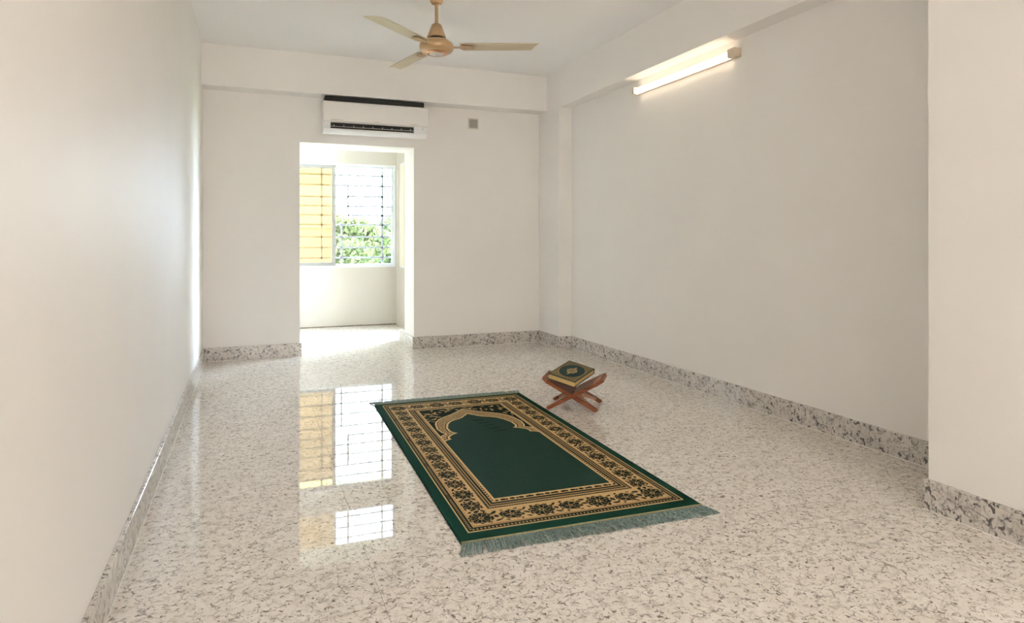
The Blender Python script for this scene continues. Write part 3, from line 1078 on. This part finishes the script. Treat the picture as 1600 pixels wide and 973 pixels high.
def fringe(ysign, base_y, length, n, name):
    b = MB()
    for k in range(n):
        q = k / (n - 1)
        x0 = -HW + .006 + (RW - .012) * q + random.uniform(-.002, .002)
        tuft = math.sin(q * 2 * math.pi * 34)            # strands gather into tufts
        spread = .030 * (2 * q - 1) if abs(2 * q - 1) > .85 else .012 * (2 * q - 1)
        L = length * random.uniform(.94, 1.04)
        x1 = x0 + spread + .005 * tuft * (-1) + random.uniform(-.0025, .0025)
        bend = random.uniform(-.004, .004)
        r0 = random.uniform(.0019, .0031)
        pts = [(x0, base_y, .0065), (x0 + (x1 - x0) * .25 + bend, base_y + ysign * L * .3, .0075 + random.uniform(0, .003)),
               (x0 + (x1 - x0) * .65 + bend, base_y + ysign * L * .68, .0050 + random.uniform(0, .002)), (x1, base_y + ysign * L, r0 + .0003)]
        b.tube(pts, [r0 * .9, r0 * 1.1, r0, r0 * .7], 5)
    o = b.build(name, 'fringe', rug, smooth=True)
    o['kind'] = 'stuff'


fringe(-1, -HL - .009, .088, 300, 'fringe')
fringe(1, HL + .008, .105, 300, 'fringe')

# ------------------------------------------------------------------ folding book stand
ang = math.atan2(-.575, .82)
st = empty('book_stand', (2.085, 4.125, 0), (0, 0, ang))
tag(st, 'folding carved wooden book stand standing beside the green rug', 'book stand')
PZ, SL = .096, math.atan2(.096, .180)
LL, UL, BW, TH = .195, .235, .148, .023      # lengths below / above the pivot, half width, board thickness


def board(sign):
    """one crossing board: rises towards sign * x, foot on the other side"""
    Mx = Matrix.Translation((0, 0, PZ)) @ (Matrix.Identity(4) if sign > 0 else Matrix.Rotation(math.pi, 4, 'Z')) @ Matrix.Rotation(-SL, 4, 'Y')
    # board frame: x along the board (up positive), y across, z normal
    c = .042
    panel = [(.012, -BW), (UL - c, -BW), (UL, -BW + c * .9), (UL, BW - c * .9), (UL - c, BW), (.012, BW)]
    pn = MB().prism(panel, -TH / 2, TH / 2, 'z', Mx).build('panel', 'wood', st, bevel=.002)
    # carved field at the free end: raised frame with lattice strips
    cv = MB()
    for k in range(7):
        y0 = -.075 + .15 * k / 6
        cv.box(UL - .072, UL - .022, y0 - .0035, y0 + .0035, TH / 2, TH / 2 + .0022, Mx)
    for k in range(3):
        x0 = UL - .070 + .022 * k
        cv.box(x0 - .003, x0 + .003, -.08, .08, TH / 2, TH / 2 + .0026, Mx)
    cv.build('carving', 'wood_glint', pn)
    # knuckles at the pivot, interleaving with the other board
    nk = 6
    kn = MB()
    for k in range(nk):
        if (k % 2 == 0) == (sign > 0):
            a0 = -BW + 2 * BW * k / nk
            kn.box(-.014, .014, a0 + .0015, a0 + 2 * BW / nk - .0015, -TH / 2, TH / 2, Mx)
    kn.build('hinge_knuckles', 'wood', st, bevel=.001)
    # two legs below the pivot
    for sd_ in (-1, 1):
        a, b_ = (BW - .036, BW) if sd_ > 0 else (-BW, -BW + .036)
        foot = (-LL, -TH / 2)
        prof = [(-.012, -TH / 2), (-.012, TH / 2), (-LL + .006, TH / 2), (-LL, TH / 2 - .006), (-LL + .012, -TH / 2)]
        MB().prism(prof, a, b_, 'y', Mx).build('leg', 'wood', st, bevel=.002)
    # pierced fretwork between the legs, ending in a curve
    fw = MB()
    inner = BW - .034

    def bound(yv):
        return -.045 - .105 * (abs(yv) / inner) ** 1.6

    yv = -inner + .012
    while yv < inner - .005:
        fw.box(bound(yv), -.012, yv - .0032, yv + .0032, -TH / 2 + .004, TH / 2 - .004, Mx)
        yv += .0165
    for xk in (-.030, -.052, -.075, -.098, -.120):
        e = ((max(0, (-xk - .045)) / .105) ** (1 / 1.6)) * inner
        for sg in (-1, 1):
            if inner - e > .004:
                y0, y1 = sorted((sg * e, sg * inner))
                fw.box(xk - .003, xk + .003, y0, y1, -TH / 2 + .005, TH / 2 - .005, Mx)
    K = 14
    for k in range(K):
        ya, yb = -inner + 2 * inner * k / K, -inner + 2 * inner * (k + 1) / K
        p0, p1 = (bound(ya), ya), (bound(yb), yb)
        fw.prism([(p0[0] - .004, p0[1]), (p0[0] + .004, p0[1]), (p1[0] + .004, p1[1]), (p1[0] - .004, p1[1])], -TH / 2 + .002, TH / 2 - .002, 'z', Mx)
    fw.build('fretwork', 'wood_glint', st)


board(1)
board(-1)

# ------------------------------------------------------------------ book
BA, BB_, BTk = .101, .161, .039
bk = empty('book', (2.066, 4.130, .241))
bk.rotation_euler = (Matrix.Rotation(-.922, 3, 'Z') @ Matrix.Rotation(.120, 3, 'X') @ Matrix.Rotation(.205, 3, 'Y')).to_euler()
tag(bk, 'closed dark green book with gold oval cover design lying on the wooden stand', 'book')
MB().box(-BA + .004, BA - .004, -BB_ + .004, BB_ - .004, -BTk + .004, -.004).build('page_block', 'pages', bk, bevel=.001)
MB().box(-BA, BA, -BB_, BB_, -BTk, -BTk + .004).build('back_cover', 'cover', bk, bevel=.001)
MB().box(-BA, BA, BB_ - .005, BB_ + .001, -BTk + .004, -.004).build('spine', 'cover', bk, bevel=.001)
fc = MB().box(-BA, BA, -BB_, BB_, -.004, 0).build('front_cover', 'cover', bk, bevel=.001)
nx_, ny_ = 130, 200
gx, gy = np.meshgrid(np.linspace(-BA + .003, BA - .003, nx_ + 1), np.linspace(-BB_ + .003, BB_ - .003, ny_ + 1))
bc = np.empty(gx.shape + (3,))
bc[:] = (.17, .14, .070)
rb = np.random.default_rng(5)
vine = np.sin(gx * 420 + 2 * np.sin(gy * 160)) * np.sin(gy * 330 + 2 * np.sin(gx * 190))
bc[vine > .35] = (.26, .19, .085)
bc[vine < -.6] = (.08, .075, .040)
ed = np.minimum(BA - np.abs(gx), BB_ - np.abs(gy))
bc[ed < .010] = (.050, .055, .028)
bc[(ed > .010) & (ed < .013)] = (.30, .22, .10)
el = np.hypot(gx / .082, gy / .118)
bc[el < 1.09] = (.27, .19, .085)
bc[el < 1.0] = (.014, .042, .040)
md = np.hypot(gx / .034, gy / .046)
th = np.arctan2(gy / .046, gx / .034)
bc[md < 1 + .10 * np.cos(8 * th)] = (.36, .27, .12)
bc[(md < .66) & (np.sin(gx * 520) * np.sin(gy * 470 + 1) > -.1)] = (.16, .11, .05)
fin = (np.abs(gx) < .011 * (1 - (np.abs(gy) - .048) / .040)) & (np.abs(gy) > .044) & (np.abs(gy) < .078)
bc[fin] = (.34, .25, .11)
P = np.stack([gx, gy, np.full(gx.shape, .0004)], -1).reshape(-1, 3)
ix = np.arange(gx.size).reshape(gx.shape)
Q = np.stack([ix[:-1, :-1], ix[:-1, 1:], ix[1:, 1:], ix[1:, :-1]], -1).reshape(-1, 4)
me = bpy.data.meshes.new('cover_print')
me.from_pydata(P.tolist(), [], Q.tolist())
at = me.color_attributes.new('Col', 'FLOAT_COLOR', 'POINT')
cc = np.ones((gx.size, 4))
cc[:, :3] = bc.reshape(-1, 3)
at.data.foreach_set('color', cc.astype(np.float32).ravel())
me.materials.append(M['book_top'])
pr = bpy.data.objects.new('cover_print', me)
COL.objects.link(pr)
pr.parent = fc
